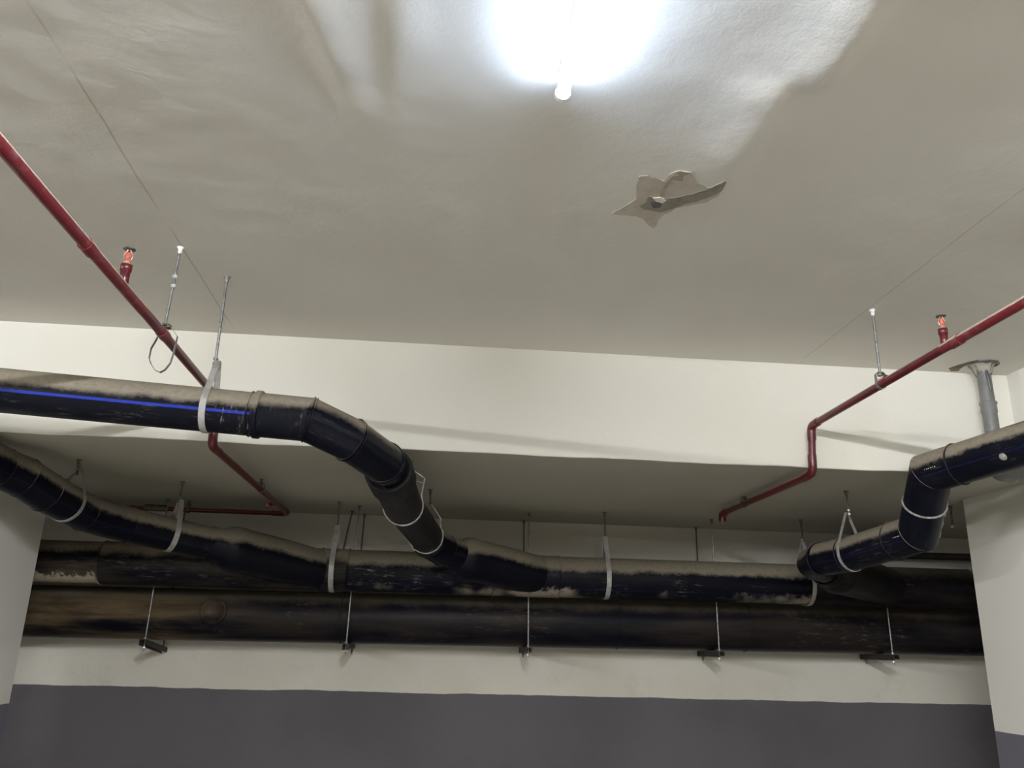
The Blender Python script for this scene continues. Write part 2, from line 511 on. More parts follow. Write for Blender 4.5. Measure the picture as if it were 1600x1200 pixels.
def slab(name, a, b, mat, label=None):
    return struct(Geo().box(a, b).build(name, mat, smooth=False), label)
slab('wall_back', (-9, WALL, 0), (9, WALL + 0.25, 2.45), 'wall', 'back wall, cream above a dark grey painted lower band')
slab('floor', (-9, -9, -0.1), (9, WALL, 0), 'floor')
slab('wall_left', (-9.2, -9, 0), (-9, WALL, 3.0), 'wall')
slab('wall_right', (9, -9, 0), (9.2, WALL, 3.0), 'wall')
slab('wall_rear', (-9, -9.2, 0), (9, -9, 3.0), 'wall')
slab('cross_beam', (2.39, -9, SOFF), (2.86, BEAM, 3.0), 'beam', 'cream cross beam at the right edge')
slab('column_left', (-2.5, 3.205, 0), (-1.886, 4.2, SOFF + 0.006), 'column', 'cream column with a dark grey foot at the left edge')
slab('column_right', (2.472, 2.9, 0), (3.0, 3.74, SOFF + 0.006), 'column', 'cream column with a dark grey foot at the right edge')

# ---- damaged plaster on the ceiling (bare patch where paint has come off)
def patch(name, pts, mat, lift, thick, label=None):
    cx = sum(p[0] for p in pts) / len(pts); cy = sum(p[1] for p in pts) / len(pts)
    # taper the outline flush with the slab and subdivide it with a little raggedness
    out = []
    n = len(pts)
    for i in range(n):
        a = Vector(pts[i]); b = Vector(pts[(i + 1) % n])
        k = max(1, int((b - a).length / 0.006))
        for j in range(k):
            p = a.lerp(b, j / k)
            nn = Vector((noise.noise(Vector((p.x * 60, p.y * 60, 1))), noise.noise(Vector((p.x * 60, p.y * 60, 9))))) * 0.0028
            out.append(p + nn)
    z0 = CEIL + 0.004
    bm = bmesh.new()
    top = [bm.verts.new((p.x, p.y, CEIL - ceiling_drop(p.x, p.y) - lift)) for p in out]
    back = [bm.verts.new((p.x, p.y, z0)) for p in out]
    face = bm.faces.new(top)
    m = len(out)
    for i in range(m):
        bm.faces.new((top[(i + 1) % m], top[i], back[i], back[(i + 1) % m]))
    bmesh.ops.triangulate(bm, faces=[face])
    bmesh.ops.recalc_face_normals(bm, faces=bm.faces)
    me = bpy.data.meshes.new(name); bm.to_mesh(me); bm.free()
    me.materials.append(M[mat])
    o = bpy.data.objects.new(name, me); COL.objects.link(o); o.parent = ceiling
    if label: o['label'] = label
    return o
outer = [(0.434, 2.05), (0.461, 2.006), (0.484, 1.958), (0.471, 1.898), (0.468, 1.851), (0.488, 1.843), (0.506, 1.864), (0.523, 1.856), (0.536, 1.86), (0.544, 1.819), (0.562, 1.805), (0.59, 1.804), (0.58, 1.831), (0.589, 1.85), (0.616, 1.849), (0.646, 1.866), (0.661, 1.861), (0.672, 1.836), (0.681, 1.818), (0.69, 1.828), (0.692, 1.869), (0.692, 1.905), (0.672, 1.946), (0.636, 1.97), (0.603, 1.994), (0.595, 2.015), (0.582, 2.03), (0.576, 2.058), (0.573, 2.115), (0.551, 2.097), (0.529, 2.065), (0.506, 2.054), (0.472, 2.052)]
arm = [(0.54, 1.935), (0.539, 1.895), (0.544, 1.853), (0.552, 1.823), (0.562, 1.806), (0.589, 1.806), (0.577, 1.826), (0.582, 1.854), (0.566, 1.862), (0.552, 1.87), (0.55, 1.9), (0.555, 1.936)]
sweep = [(0.56, 1.948), (0.592, 1.931), (0.625, 1.902), (0.655, 1.874), (0.671, 1.842), (0.682, 1.82), (0.689, 1.828), (0.693, 1.87), (0.676, 1.907), (0.644, 1.943), (0.613, 1.973), (0.592, 2.002), (0.567, 2.025), (0.537, 2.013), (0.517, 2.012), (0.503, 1.997), (0.511, 1.974), (0.513, 1.942), (0.541, 1.938)]
hole = [(0.527, 1.971), (0.544, 1.963), (0.56, 1.973), (0.56, 1.996), (0.54, 1.999)]
chip = [(0.526, 1.943), (0.544, 1.937), (0.563, 1.951), (0.558, 1.966), (0.54, 1.96)]
patch('plaster_patch', outer, 'patch_light', 0.0022, 0.002, 'bare light brown plaster patch')
patch('plaster_patch', arm, 'patch_mid', 0.0026, 0.002, 'darker brown curved streak in the bare patch')
patch('plaster_patch', sweep, 'patch_dark', 0.0030, 0.002, 'grey brown streak sweeping to the right')
patch('plaster_hole', hole, 'patch_hole', 0.0034, 0.002, 'dark hollow in the bare patch')
patch('plaster_chip', chip, 'patch_chip', 0.0050, 0.002, 'white loose chip of plaster')

# ------------------------------------------------------------------ lamps
def tube_light(x, y0, y1, mat, label, group=None):
    z = 2.764
    t = thing('tube_light', label, 'lamp', (x, (y0 + y1) / 2, CEIL), group)
    g = Geo()
    g.box((x - 0.010, y0, z + 0.036), (x + 0.010, y1, CEIL + 0.004))
    for yc in (y0 + 0.05, y1 - 0.05):
        g.box((x - 0.005, yc - 0.006, z + 0.012), (x + 0.005, yc + 0.006, z + 0.037))
    g.build('housing', 'housing', t, smooth=False)
    d = Geo().pipe([(x, y0, z), (x, y1, z)], 0.0135, 20, cap=False)
    d.build('diffuser', mat, t)
    for ya, yb in ((y1, y1 + 0.012), (y0 - 0.012, y0)):
        Geo().pipe([(x, ya, z + 0.001), (x, yb, z + 0.001)], 0.0165, 20).build('end_cap', 'housing', t)
    return t
tube_light(0.213, 0.27, 1.475, 'lamp', 'glowing white tube light on the ceiling above the bay')
FILL_TUBES = (('near', 0.213, -0.98), ('row', 0.2, -2.4), ('row', 0.2, -4.4), ('left', -5.0, -0.6), ('left', -4.6, -3.0), ('left', -4.6, -6.0), ('right', 5.2, -4.2), ('row', 0.2, -6.8))  # unseen tubes added to brighten the beam, wall and ceiling
for gname, x, y in FILL_TUBES:
    tube_light(x, y, y + 1.2, 'fill_near' if gname == 'near' else 'fill_far', 'unseen white tube light added as fill behind the viewer', 'added fill lights behind the viewer')

# ------------------------------------------------------------------ black drain pipes
def bead(c, ax, R, parent, r=0.0045, mat='bead', name='weld_bead', sx=1.0):
    return Geo().torus(c, ax, R, r, 44, 8, sx).build(name, mat, parent)

def collar(c, ax, R, w, parent, mat, name='coupling'):
    h = w / 2
    return Geo().lathe(c, ax, [(-h, R - 0.002), (-h, R + 0.006), (-h + 0.003, R + 0.009), (h - 0.003, R + 0.009), (h, R + 0.006), (h, R - 0.002)], 44, caps=False).build(name, mat, parent)

def on_line(a, b, x):
    s = (x - a.x) / (b.x - a.x); return a.lerp(b, s)

# A: runs along the front of the beam, turns back and drops under the beam to the wall
A = thing('drain_pipe', 'black drain pipe with a bright blue stripe before the beam, bending back under it', 'pipe', (-1.4, 2.646, 2.38), 'black drain pipes')
Aj = V(-0.60, 2.646, 2.3425)
A0 = V(-3.6, 2.646, 2.4925); M0 = V(-0.435, 2.646, 2.334); M1 = V(-0.303, 2.70, 2.287); M2 = V(-0.203, 2.86, 2.25)
As = on_line(A0, Aj, -0.715)
Geo().pipe([A0, As], 0.0705, 48, cap=False).build('pipe', 'pipe_near', A)
Geo().pipe([As, Aj], 0.0705, 48, cap=False).build('pipe', 'pipe_scuffed', A)
Geo().pipe([Aj, M0, M0.lerp(M1, 0.03)], 0.0714, 48, cap=False).build('elbow', 'pipe_scuffed2', A)
e = Geo().pipe([M0.lerp(Aj, 0.02), M0, M1, M2, V(-0.192, 2.97, 2.245)], [0.0713, 0.0715, 0.0715, 0.0715, 0.067], 48)
e.build('elbow', 'pipe_elbow', A)
ax0 = (M0 - Aj).normalized()
collar(Aj + ax0 * 0.004, ax0, 0.0685, 0.022, A, 'pipe_near')
bead(Aj - ax0 * 0.018, ax0, 0.0715, A, 0.003, 'pipe_near')
for p, a, b in ((M0, Aj, M1), (M1, M0, M2), (M2, M1, V(-0.19, 3.0, 2.243))):
    n = ((p - a).normalized() + (b - p).normalized()).normalized()
    bead(p, n, 0.0735, A, 0.0035, 'pipe_elbow')
    bead(p + n * 0.009, n, 0.0730, A, 0.0025, 'pipe_elbow')
S0 = V(-0.192, 2.96, 2.247); L1 = V(-0.150, 3.43, 2.193); L2 = V(-0.059, 4.055, 2.149)
sd = (L1 - S0).normalized()
Geo().lathe(S0, sd, [(0.012, 0.066), (0.0, 0.079), (0.004, 0.086), (0.02, 0.0875), (0.14, 0.0875), (0.17, 0.083), (0.185, 0.078)], 48, caps=False).build('sleeve', 'pipe_worn', A)
L3 = V(-0.048, 4.13, 2.135)
Geo().pipe([S0 + sd * 0.1, L1, L2, L3], 0.077, 48).build('lower_pipe', 'pipe_worn', A)
L4 = V(0.035, 4.225, 2.10)
L5 = V(0.12, 4.29, 2.083)
Geo().pipe([L3, L4, L5], 0.0785, 48).build('elbow', 'pipe_elbow', A)
bead(L3, ((L3 - L2).normalized() + (L4 - L3).normalized()), 0.079, A, 0.004, 'pipe_worn')
bead(L4, (L5 - L3), 0.080, A, 0.003, 'pipe_elbow')

# B: upper run along the wall with its three branch fittings
BY = 4.53; BZ = 2.017; BR = 0.107
B = thing('drain_pipe', 'long black drain pipe along the wall, the upper one, joined by three slanting branches', 'pipe', (0.5, BY, BZ), 'black drain pipes')
def bz(x): return BZ + 0.0015 * x
def bp(x): return V(x, BY, bz(x))
Geo().pipe([bp(-3.4), bp(-1.70)], BR * 0.985, 48).build('pipe', 'pipe_muddy', B)
Geo().pipe([bp(-1.70), bp(-0.46)], BR * 1.02, 48).build('branch_fitting', 'pipe_fit', B)
Geo().pipe([bp(-0.46), bp(0.30)], BR, 48).build('pipe', 'pipe_run', B)
Geo().pipe([bp(0.30), bp(0.645)], BR * 1.03, 48).build('branch_fitting', 'pipe_run', B)
Geo().pipe([bp(0.645), bp(2.02)], BR, 48).build('pipe', 'pipe_run', B)
Geo().pipe([bp(2.02), bp(2.95)], BR * 1.03, 48).build('branch_fitting', 'pipe_big', B)
Geo().pipe([bp(2.95), bp(4.2)], BR, 48).build('pipe', 'pipe_big', B)
for x in (-1.70, -0.46, -0.60, 0.30, 0.645, 2.02, 2.95):
    bead(bp(x), (1, 0, 0), BR + 0.001, B, 0.0055, 'pipe_run' if x > -1 else 'pipe_muddy')
def branch(p_in, p_mid, p_end, mat, r0, r1):
    d = (p_end - p_in).normalized()
    L = (p_end - p_in).length
    g = Geo().lathe(p_in, d, [(-0.05, r0), (-0.045, r0 + 0.003), (0.0, r0 + 0.004), (0.025, r0 + 0.014), (0.055, r1 - 0.004), (0.08, r1), (0.11, r1), (0.13, r1 - 0.003), (L * 0.6, r1 - 0.005), (L, BR * 0.93)], 48, caps=False)
    return g.build('branch_arm', mat, B)
branch(V(0.085, 4.285, 2.082), None, V(0.58, 4.535, 2.017), 'pipe_arm', 0.079, 0.112)
branch(V(-1.075, 4.25, 2.093), None, V(-0.60, 4.515, 2.014), 'pipe_arm', 0.079, 0.112)
branch(V(1.93, 4.06, 2.062), None, V(2.50, 4.53, 2.02), 'pipe_big', 0.082, 0.112)

# C: large lower run carried on the trapeze hangers
C_ = thing('drain_pipe', 'largest black drain pipe, lowest one along the wall, resting on the angle bars', 'pipe', (0.5, 4.80, 1.785), 'black drain pipes')
CR = 0.135
def cp(x): return V(x, 4.805, 1.787 + 0.006 * x)
for a, b, mm in ((-3.4, -0.50, 'pipe_big'), (-0.50, 1.02, 'pipe_big'), (1.02, 4.2, 'pipe_big')):
    Geo().pipe([cp(a), cp(b)], CR, 56).build('pipe', mm, C_)
for x in (-0.50, 1.02, 1.75, -2.35):
    bead(cp(x), (1, 0, 0), CR + 0.0005, C_, 0.004, 'pipe_big')
Geo().lathe(V(-1.16, 4.722, 1.795), (0.0, -1, 0.0), [(0.0, 0.070), (0.055, 0.070), (0.060, 0.066), (0.060, 0.056), (0.056, 0.054), (0.056, 0.0)], 40, caps=False).build('end_plug', 'pipe_big', C_)

# D: left branch coming past the column
D = thing('drain_pipe', 'black branch drain pipe from the left column, falling right into the upper run', 'pipe', (-1.3, 4.1, 2.13), 'black drain pipes')
d0 = V(-1.80, 3.05, 2.33); d1 = V(-1.706, 3.36, 2.267); d2 = V(-1.652, 3.44, 2.247); d3 = V(-1.603, 3.54, 2.207); d4 = V(-1.545, 3.80, 2.168); d5 = V(-1.425, 4.0, 2.146); d6 = V(-1.261, 4.118, 2.122); d7 = V(-1.075, 4.25, 2.093)
Geo().pipe([d0, d1], 0.079, 44).build('pipe', 'pipe_branch', D)
Geo().pipe([V(-3.8, 3.03, 2.43), V(-1.90, 3.00, 2.345), d0, d0.lerp(d1, 0.1)], 0.079, 44).build('pipe', 'pipe_branch', D)
Geo().pipe([d1, d2, d3, d3 + (d4 - d3) * 0.25], 0.080, 44).build('elbow', 'pipe_branch', D)
Geo().pipe([d3 + (d4 - d3) * 0.25, d4], 0.079, 44).build('pipe', 'pipe_branch', D)
Geo().pipe([d4, V(-1.50, 3.90, 2.157), d5], 0.0795, 44).build('elbow', 'pipe_branch', D)
Geo().pipe([d5, d6, d7], 0.078, 44).build('pipe', 'pipe_branch', D)
for p, a, b in ((d1, d0, d2), (d2, d1, d3), (d3, d2, d4), (d4, d3, d5), (d5, d4, d6)):
    bead(p, ((p - a).normalized() + (b - p).normalized()), 0.0800, D, 0.003, 'pipe_branch')

# E: right branch, dropping past the beam edge
E_ = thing('drain_pipe', 'black drain pipe at the right, dropping steeply under the beam beside the column', 'pipe', (1.95, 3.0, 2.3), 'black drain pipes')
e0 = V(2.33, 1.95, 2.455); e1 = V(1.887, 3.03, 2.338); e2 = V(1.955, 3.28, 2.137); e3 = V(1.859, 3.67, 2.093); e4 = V(1.80, 3.84, 2.082)
ed = (e0 - e1).normalized()
ej = e1 + ed * 0.12
Geo().pipe([e0, ej], 0.077, 48).build('pipe', 'pipe_right', E_)
Geo().pipe([ej, e1, e1.lerp(e2, 0.5)], 0.078, 48).build('elbow', 'pipe_right', E_)
Geo().pipe([e1.lerp(e2, 0.5), e2, e2 + (e3 - e2).normalized() * 0.13], 0.078, 48).build('elbow', 'pipe_right', E_)
Geo().pipe([e2 + (e3 - e2).normalized() * 0.13, e3, e4], 0.0765, 48).build('lower_pipe', 'pipe_right', E_)
e5 = V(1.81, 3.945, 2.073); e6 = V(1.93, 4.06, 2.062)
Geo().pipe([e4, e5, e6], 0.0775, 48).build('elbow', 'pipe_right', E_)
bead(ej, ed, 0.0785, E_, 0.0035, 'bead')
bead(e1, ((e1 - ej).normalized() + (e2 - e1).normalized()), 0.080, E_, 0.0022, 'pipe_right')
bead(e1.lerp(e2, 0.5), (e2 - e1), 0.0800, E_, 0.0045, 'caulk')['label'] = 'pale ring of dried filler round the joint'
bead(e2, ((e2 - e1).normalized() + (e3 - e2).normalized()), 0.080, E_, 0.0025, 'pipe_right')
bead(e2 + (e3 - e2).normalized() * 0.13, (e3 - e2), 0.0785, E_, 0.003, 'bead')
bead(e4, ((e4 - e3).normalized() + (e5 - e4).normalized()), 0.079, E_, 0.003, 'bead')
bead(e3 + (e4 - e3) * 0.15, (e4 - e3), 0.0785, E_, 0.003, 'bead')
# dried filler that has run down the drop, on its right side
dd = (e2 - e1).normalized()
t_, u_, w_ = frame(dd)
g = Geo()
side = dd.cross(V(0, -1, 0)).normalized()
if side.x < 0: side = -side
for k, (ang, s0, s1, wd) in enumerate(((0.15, 0.05, 1.08, 0.008), (0.5, 0.10, 1.02, 0.006), (-0.15, 0.12, 1.12, 0.010), (0.35, 0.45, 1.1, 0.012))):
    pts = []
    fr = V(0, -1, 0) - dd * V(0, -1, 0).dot(dd); fr.normalize()
    sd2 = dd.cross(fr); sd2 = sd2 if sd2.x > 0 else -sd2
    for i in range(15):
        s = s0 + (s1 - s0) * i / 14
        a = ang + 0.10 * math.sin(i * 1.7 + k * 2)
        o = (sd2 * math.cos(a) + fr * math.sin(a))
        pts.append(e1.lerp(e2, s) + o * 0.0795)
    g.pipe(pts, [wd * (0.5 + 0.3 * abs(math.sin(i * 2.1 + k))) for i in range(15)], 8, sharp=False)
o = g.build('filler_run', 'caulk', E_); o['label'] = 'pale dried filler streaks down the pipe'
# pale round daub
g = Geo()
dp = e1 + ed * 0.33
fr = V(-0.35, -0.85, -0.35); fr = (fr - ed * fr.dot(ed)).normalized()
g.lathe(dp + fr * 0.0755, fr, [(0.0, 0.014), (0.0025, 0.012), (0.0035, 0.0)], 20, caps=False)
o = g.build('daub', 'caulk', E_); o['label'] = 'pale round daub'

for p0, dr, up0 in ((e1 + ed * 0.03, ed, 0.35), (e2 + (e3 - e2).normalized() * 0.06, (e2 - e3).normalized(), 0.35)):
    g = Geo()
    fr = V(-0.45, -0.86, up0 - 0.35); fr = (fr - dr * fr.dot(dr)).normalized()
    for i in range(6):
        a = p0 + dr * (0.0085 * i) + fr * 0.0778
        g.pipe([a, a + dr * (0.0025 + 0.002 * (i % 2))], 0.0015, 6)
    o = g.build('worn_print', 'white_paint', E_); o['label'] = 'short row of worn pale print'

# ------------------------------------------------------------------ hangers
def nut(c, ax, r, h, mat, parent, name='nut'):
    return Geo().lathe(c, ax, [(-h / 2, r), (h / 2, r)], 6).build(name, mat, parent, smooth=False)

def rod_parts(t, top, bot, mat='steel', r=0.0048, anchor='steel'):
    Geo().pipe([top, bot], r, 10).build('rod', mat, t)
    g = Geo().lathe(V(top), (0, 0, -1), [(-0.002, 0.0115), (0.003, 0.0110), (0.006, 0.0065), (0.022, 0.006)], 14)
    g.build('anchor', anchor, t)

def strap_points(apex, c, r, axis, spread=0.012, n=30):
    """teardrop loop: both sides leave the apex and run tangent round the pipe"""
    ax = Vector(axis).normalized()
    up_ = Vector(apex) - Vector(c); up_ = (up_ - ax * up_.dot(ax))
    d = up_.length; up_.normalize(); sd_ = ax.cross(up_)
    th = math.acos(min(0.999, r / d))
    pts = [Vector(c) + up_ * (d + 0.0) + sd_ * spread * 0.35]
    for k in range(n + 1):
        a = th + (2 * PI - 2 * th) * k / n
        pts.append(Vector(c) + up_ * (r * math.cos(a)) + sd_ * (r * math.sin(a)))
    pts.append(Vector(c) + up_ * (d + 0.0) - sd_ * spread * 0.35)
    return pts

def strap_hanger(label, top, apex, c, r, axis, rodmat='dull_steel', strapmat='strap', width=0.022, group='pipe hangers', rr=0.0045, anchor=None):
    t = thing('pipe_hanger', label, 'hanger', top, group)
    rod_parts(t, top, (apex[0], apex[1], apex[2] - 0.03), rodmat, rr, anchor or rodmat)
    g = Geo().ribbon(strap_points(V(apex) + V(0, 0, 0.004), c, r + 0.003, axis), axis, width, 0.0028, closed=False)
    g.build('strap', strapmat, t)
    nut(V(apex) + V(0, 0, -0.006), (0, 0, 1), 0.0085, 0.009, 'steel', t)
    nut(V(apex) + V(0, 0, 0.012), (0, 0, 1), 0.0085, 0.007, 'steel', t)
    bx = Geo().lathe(V(apex) + V(0, 0, -0.020), Vector(axis), [(-width * 0.8, 0.004), (width * 0.8, 0.004)], 8)
    return t

axA = (Aj - A0).normalized()
cA = on_line(A0, Aj, -0.752)
strap_hanger('steel rod and pale strap holding the near pipe with the blue stripe', (-0.752, 2.646, CEIL), (-0.752, 2.646, 2.512), cA, 0.0705, axA, 'steel', 'strap', 0.020, rr=0.0045)
strap_hanger('strap hanger of the left branch pipe, closest to the left column', (-1.556, 3.673, SOFF), (-1.552, 3.673, 2.338), (-1.574, 3.673, 2.188), 0.079, (d4 - d3), width=0.016)
strap_hanger('strap hanger in the middle of the left branch pipe', (-1.245, 4.118, SOFF), (-1.246, 4.118, 2.286), V(-1.261, 4.118, 2.122), 0.078, (d6 - d5), width=0.024)
strap_hanger('strap hanger of the upper wall pipe, the leftmost on that pipe', (-0.538, BY, SOFF), (-0.538, BY, 2.245), bp(-0.538), BR * 1.04, (1, 0, 0), width=0.026)
strap_hanger('strap hanger of the upper wall pipe, in the middle of it', (0.904, BY, SOFF), (0.904, BY, 2.237), bp(0.904), BR, (1, 0, 0), width=0.024)
strap_hanger('strap hanger of the upper wall pipe, beside the right elbow', (2.018, BY, SOFF), (2.018, BY, 2.25), bp(2.018), BR + 0.003, (1, 0, 0), width=0.022)
strap_hanger('rod and thin strap holding the lower end of the right black pipe', (1.862, 3.668, SOFF), (1.866, 3.668, 2.277), e3, 0.0765, (e4 - e3), width=0.014, anchor='dull_steel')

# loose octagonal loops holding the sloping pipe below the beam
def loose_loop(label, top, rod_bot, pts, extra=None, mat='strap_wire', width=0.010, shift=None):
    t = thing('pipe_hanger', label, 'hanger', top, 'loose loops on the sloping pipe')
    rod_parts(t, top, rod_bot, 'dull_steel', 0.0042, 'dull_steel')
    Geo().ribbon(pts, (0.13, 0.98, -0.08), width, 0.0045, closed=True).build('strap', mat, t)
    if extra:
        Geo().pipe(extra, 0.0022, 8).build('tie_wire', mat, t)
    nut(V(rod_bot) + V(0, 0, 0.012), (0, 0, 1), 0.0095, 0.009, 'dull_steel', t)
    return t
def fit_loop(pts, c, r, y_at):
    """keep the loop outside the pipe where it passes under it"""
    out = []
    for p in pts:
        d = V(p[0] - c[0], 0, p[2] - c[2])
        rr = max(d.length, r)
        d.normalize()
        out.append(V(c[0] + d.x * rr, p[1], c[2] + d.z * rr))
    return out
def densify(pts, n=3):
    res = []
    m = len(pts)
    for i in range(m):
        a = V(pts[i]); b = V(pts[(i + 1) % m])
        for k in range(n): res.append(a.lerp(b, k / n))
    return res
loop1 = [(-0.131, 3.43, 2.345), (-0.101, 3.43, 2.33), (-0.068, 3.43, 2.308), (-0.072, 3.43, 2.283), (-0.078, 3.43, 2.235), (-0.085, 3.43, 2.19), (-0.105, 3.43, 2.14), (-0.15, 3.43, 2.116), (-0.195, 3.43, 2.13), (-0.228, 3.43, 2.17), (-0.24, 3.43, 2.255), (-0.206, 3.43, 2.318)]
loose_loop('loose pale loop on the sloping pipe just under the beam edge', (-0.133, 3.43, SOFF), (-0.119, 3.43, 2.318),
           fit_loop(densify(loop1), (-0.150, 0, 2.193), 0.0815, 3.43), [(-0.152, 3.425, 2.304), (-0.078, 3.425, 2.289)])
loop2 = [(-0.117, 4.055, 2.307), (-0.062, 4.055, 2.312), (-0.036, 4.055, 2.297), (0.006, 4.055, 2.237), (0.006, 4.055, 2.206), (0.014, 4.055, 2.165), (-0.012, 4.055, 2.098), (-0.06, 4.055, 2.067), (-0.115, 4.055, 2.085), (-0.15, 4.055, 2.135), (-0.165, 4.055, 2.214), (-0.161, 4.055, 2.277)]
loose_loop('loose dark loop on the sloping pipe nearer the wall', (-0.051, 4.055, SOFF), (-0.049, 4.055, 2.295),
           fit_loop(densify(loop2), (-0.059, 0, 2.149), 0.0815, 4.055), [(-0.150, 4.05, 2.255), (-0.02, 4.05, 2.205)])

# trapeze hangers under the large lower pipe
def trapeze(x, label, tilt=0.0):
    t = thing('trapeze_hanger', label, 'hanger', (x, 4.80, SOFF), 'trapeze hangers of the lowest pipe')
    zb = 1.787 + 0.006 * x - CR
    for y, dx in ((4.652, 0.0), (4.962, 0.004)):
        rod_parts(t, (x + dx + (0.012 if x < 0 else -0.01), y, SOFF), (x + dx, y, zb - 0.055), 'steel' if y < 4.8 else 'dull_steel', 0.0042, 'dull_steel')
        nut((x + dx, y, zb - 0.038), (0, 0, 1), 0.0085, 0.008, 'bright_steel' if y < 4.8 else 'dull_steel', t)
        nut((x + dx, y, zb + 0.006), (0, 0, 1), 0.0085, 0.007, 'steel', t)
    # angle iron running front to back
    g = Geo()
    g.box((x - 0.017, 4.615, zb - 0.005), (x + 0.017, 5.0, zb - 0.001))
    g.box((x - 0.017, 4.615, zb - 0.032), (x - 0.012, 5.0, zb - 0.005))
    g.box((x + 0.010, 4.615, zb - 0.026), (x + 0.017, 5.0, zb - 0.005))
    for q in g.v: q.z -= tilt * (q.y - 4.652)
    g.build('angle_bar', 'black_iron', t, smooth=False)
    return t
trapeze(-1.480, 'rod and black angle bar under the muddy left end of the lowest pipe', 0.11)
trapeze(-0.455, 'rod and black angle bar under the lowest pipe, second from the left')
trapeze(0.508, 'rod and black angle bar under the lowest pipe, middle of the five')
trapeze(1.555, 'rod and black angle bar under the lowest pipe, fourth from the left')
trapeze(2.540, 'rod and black angle bar under the lowest pipe, next to the right column')

def loose_rod(label, top, bot, mat='dull_steel', tip=None):
    t = thing('threaded_rod', label, 'rod', top, 'loose threaded rods')
    rod_parts(t, top, bot, mat, 0.0045, mat)
    if tip: nut(V(bot) + V(0, 0, 0.008), (0, 0, 1), 0.010, 0.014, tip, t)
    return t
loose_rod('thin rod hanging between the two rods of the second trapeze hanger', (-0.500, 4.85, SOFF), (-0.535, 4.85, 2.14))
loose_rod('short rod with a bright nut hanging by the right column', (2.516, 3.911, SOFF), (2.512, 3.911, 2.262), 'dull_steel', 'bright_steel')

# ------------------------------------------------------------------ red sprinkler pipes
RR = 0.0148
def red_pipe(label, runs, parent_loc):
    t = thing('sprinkler_pipe', label, 'pipe', parent_loc, 'red sprinkler pipes')
    return t
RL = red_pipe('red sprinkler pipe at the left, dropping behind the near black pipe', None, (-0.838, 2.4, 2.506))
zl = 2.506; zl2 = 2.327
Geo().pipe([(-0.832, -0.5, zl), (-0.838, 2.20, zl)], RR, 20).build('pipe', 'red_dust', RL)
Geo().pipe([(-0.838, 2.20, zl), (-0.843, 3.01, zl)], RR * 0.98, 20).build('pipe', 'red', RL)
Geo().pipe(arc_path([(-0.843, 3.00, zl), (-0.843, 3.062, zl), (-0.842, 3.064, zl - 0.07)], 0.035), RR * 1.15, 20, sharp=False).build('elbow', 'red', RL)
Geo().pipe([(-0.842, 3.064, zl - 0.06), (-0.842, 3.064, zl2 + 0.06)], RR, 20).build('pipe', 'red', RL)
Geo().pipe(arc_path([(-0.842, 3.064, zl2 + 0.07), (-0.842, 3.066, zl2), (-0.840, 3.15, zl2)], 0.035), RR * 1.15, 20, sharp=False).build('elbow', 'red', RL)
Geo().pipe([(-0.841, 3.14, zl2), (-0.836, 4.64, zl2)], RR, 20).build('pipe', 'red', RL)
Geo().pipe(arc_path([(-0.836, 4.62, zl2), (-0.836, 4.70, zl2), (-0.92, 4.70, zl2)], 0.04), RR * 1.2, 20, sharp=False).build('elbow', 'red', RL)
Geo().pipe([(-0.91, 4.70, zl2), (-2.6, 4.70, zl2 + 0.002)], RR, 20).build('pipe', 'red', RL)
Geo().pipe([(-1.60, 4.70, zl2 + 0.002), (-1.48, 4.70, zl2 + 0.002)], RR * 1.25, 20).build('coupling', 'dull_steel', RL)['label'] = 'unpainted dusty joint'
for y in (1.80, 2.36):
    Geo().pipe([(-0.8375, y, zl), (-0.8385, y + 0.045, zl)], RR * 1.16, 20).build('coupling', 'red_dust', RL)

RP = red_pipe('red sprinkler pipe at the right, stepping down across the beam face', None, (1.48, 2.4, 2.545))
zr = 2.545; zr2 = 2.34
Geo().pipe([(1.515, -0.5, zr), (1.490, 2.25, zr)], RR, 20).build('pipe', 'red_dust', RP)
Geo().pipe([(1.490, 2.25, zr), (1.472, 3.08, zr - 0.012)], RR * 0.98, 20).build('pipe', 'red', RP)
Geo().pipe(arc_path([(1.472, 3.07, zr - 0.012), (1.468, 3.128, zr - 0.016), (1.467, 3.130, zr - 0.075)], 0.03), RR * 1.15, 20, sharp=False).build('elbow', 'red', RP)
Geo().pipe([(1.467, 3.130, zr - 0.07), (1.463, 3.132, zr2 + 0.06)], RR, 20).build('pipe', 'red', RP)
Geo().pipe(arc_path([(1.463, 3.132, zr2 + 0.07), (1.462, 3.134, zr2), (1.462, 3.215, zr2 - 0.004)], 0.035), RR * 1.15, 20, sharp=False).build('elbow', 'red', RP)
Geo().pipe([(1.462, 3.20, zr2 - 0.004), (1.450, 4.165, zr2 - 0.004)], RR, 20).build('pipe', 'red', RP)
Geo().pipe(arc_path([(1.4505, 4.14, zr2 - 0.004), (1.450, 4.19, zr2 - 0.004), (1.450, 4.19, zr2 - 0.045)], 0.025), RR * 1.3, 20, sharp=False).build('elbow', 'red', RP)
Geo().pipe([(1.450, 4.19, zr2 - 0.045), (1.450, 4.19, zr2 - 0.062)], 0.006, 12).build('outlet', 'deflector', RP)
for y in (2.16, 2.56):
    Geo().pipe([(1.4908 - (y - 2.16) * 0.02, y, zr), (1.4900 - (y - 2.16) * 0.02, y + 0.045, zr - 0.001)], RR * 1.16, 20).build('coupling', 'red_dust', RP)
g = Geo()
for k in range(1):
    fr = V(-0.42, -0.8, -0.42).normalized()
    g.lathe(V(1.4805, 2.868, zr - 0.008) + fr * (RR - 0.002), fr, [(0.0, 0.0105), (0.003, 0.009), (0.0042, 0.0)], 16, caps=False)
o = g.build('paint_splash', 'white_paint', RP); o['label'] = 'white paint splash'

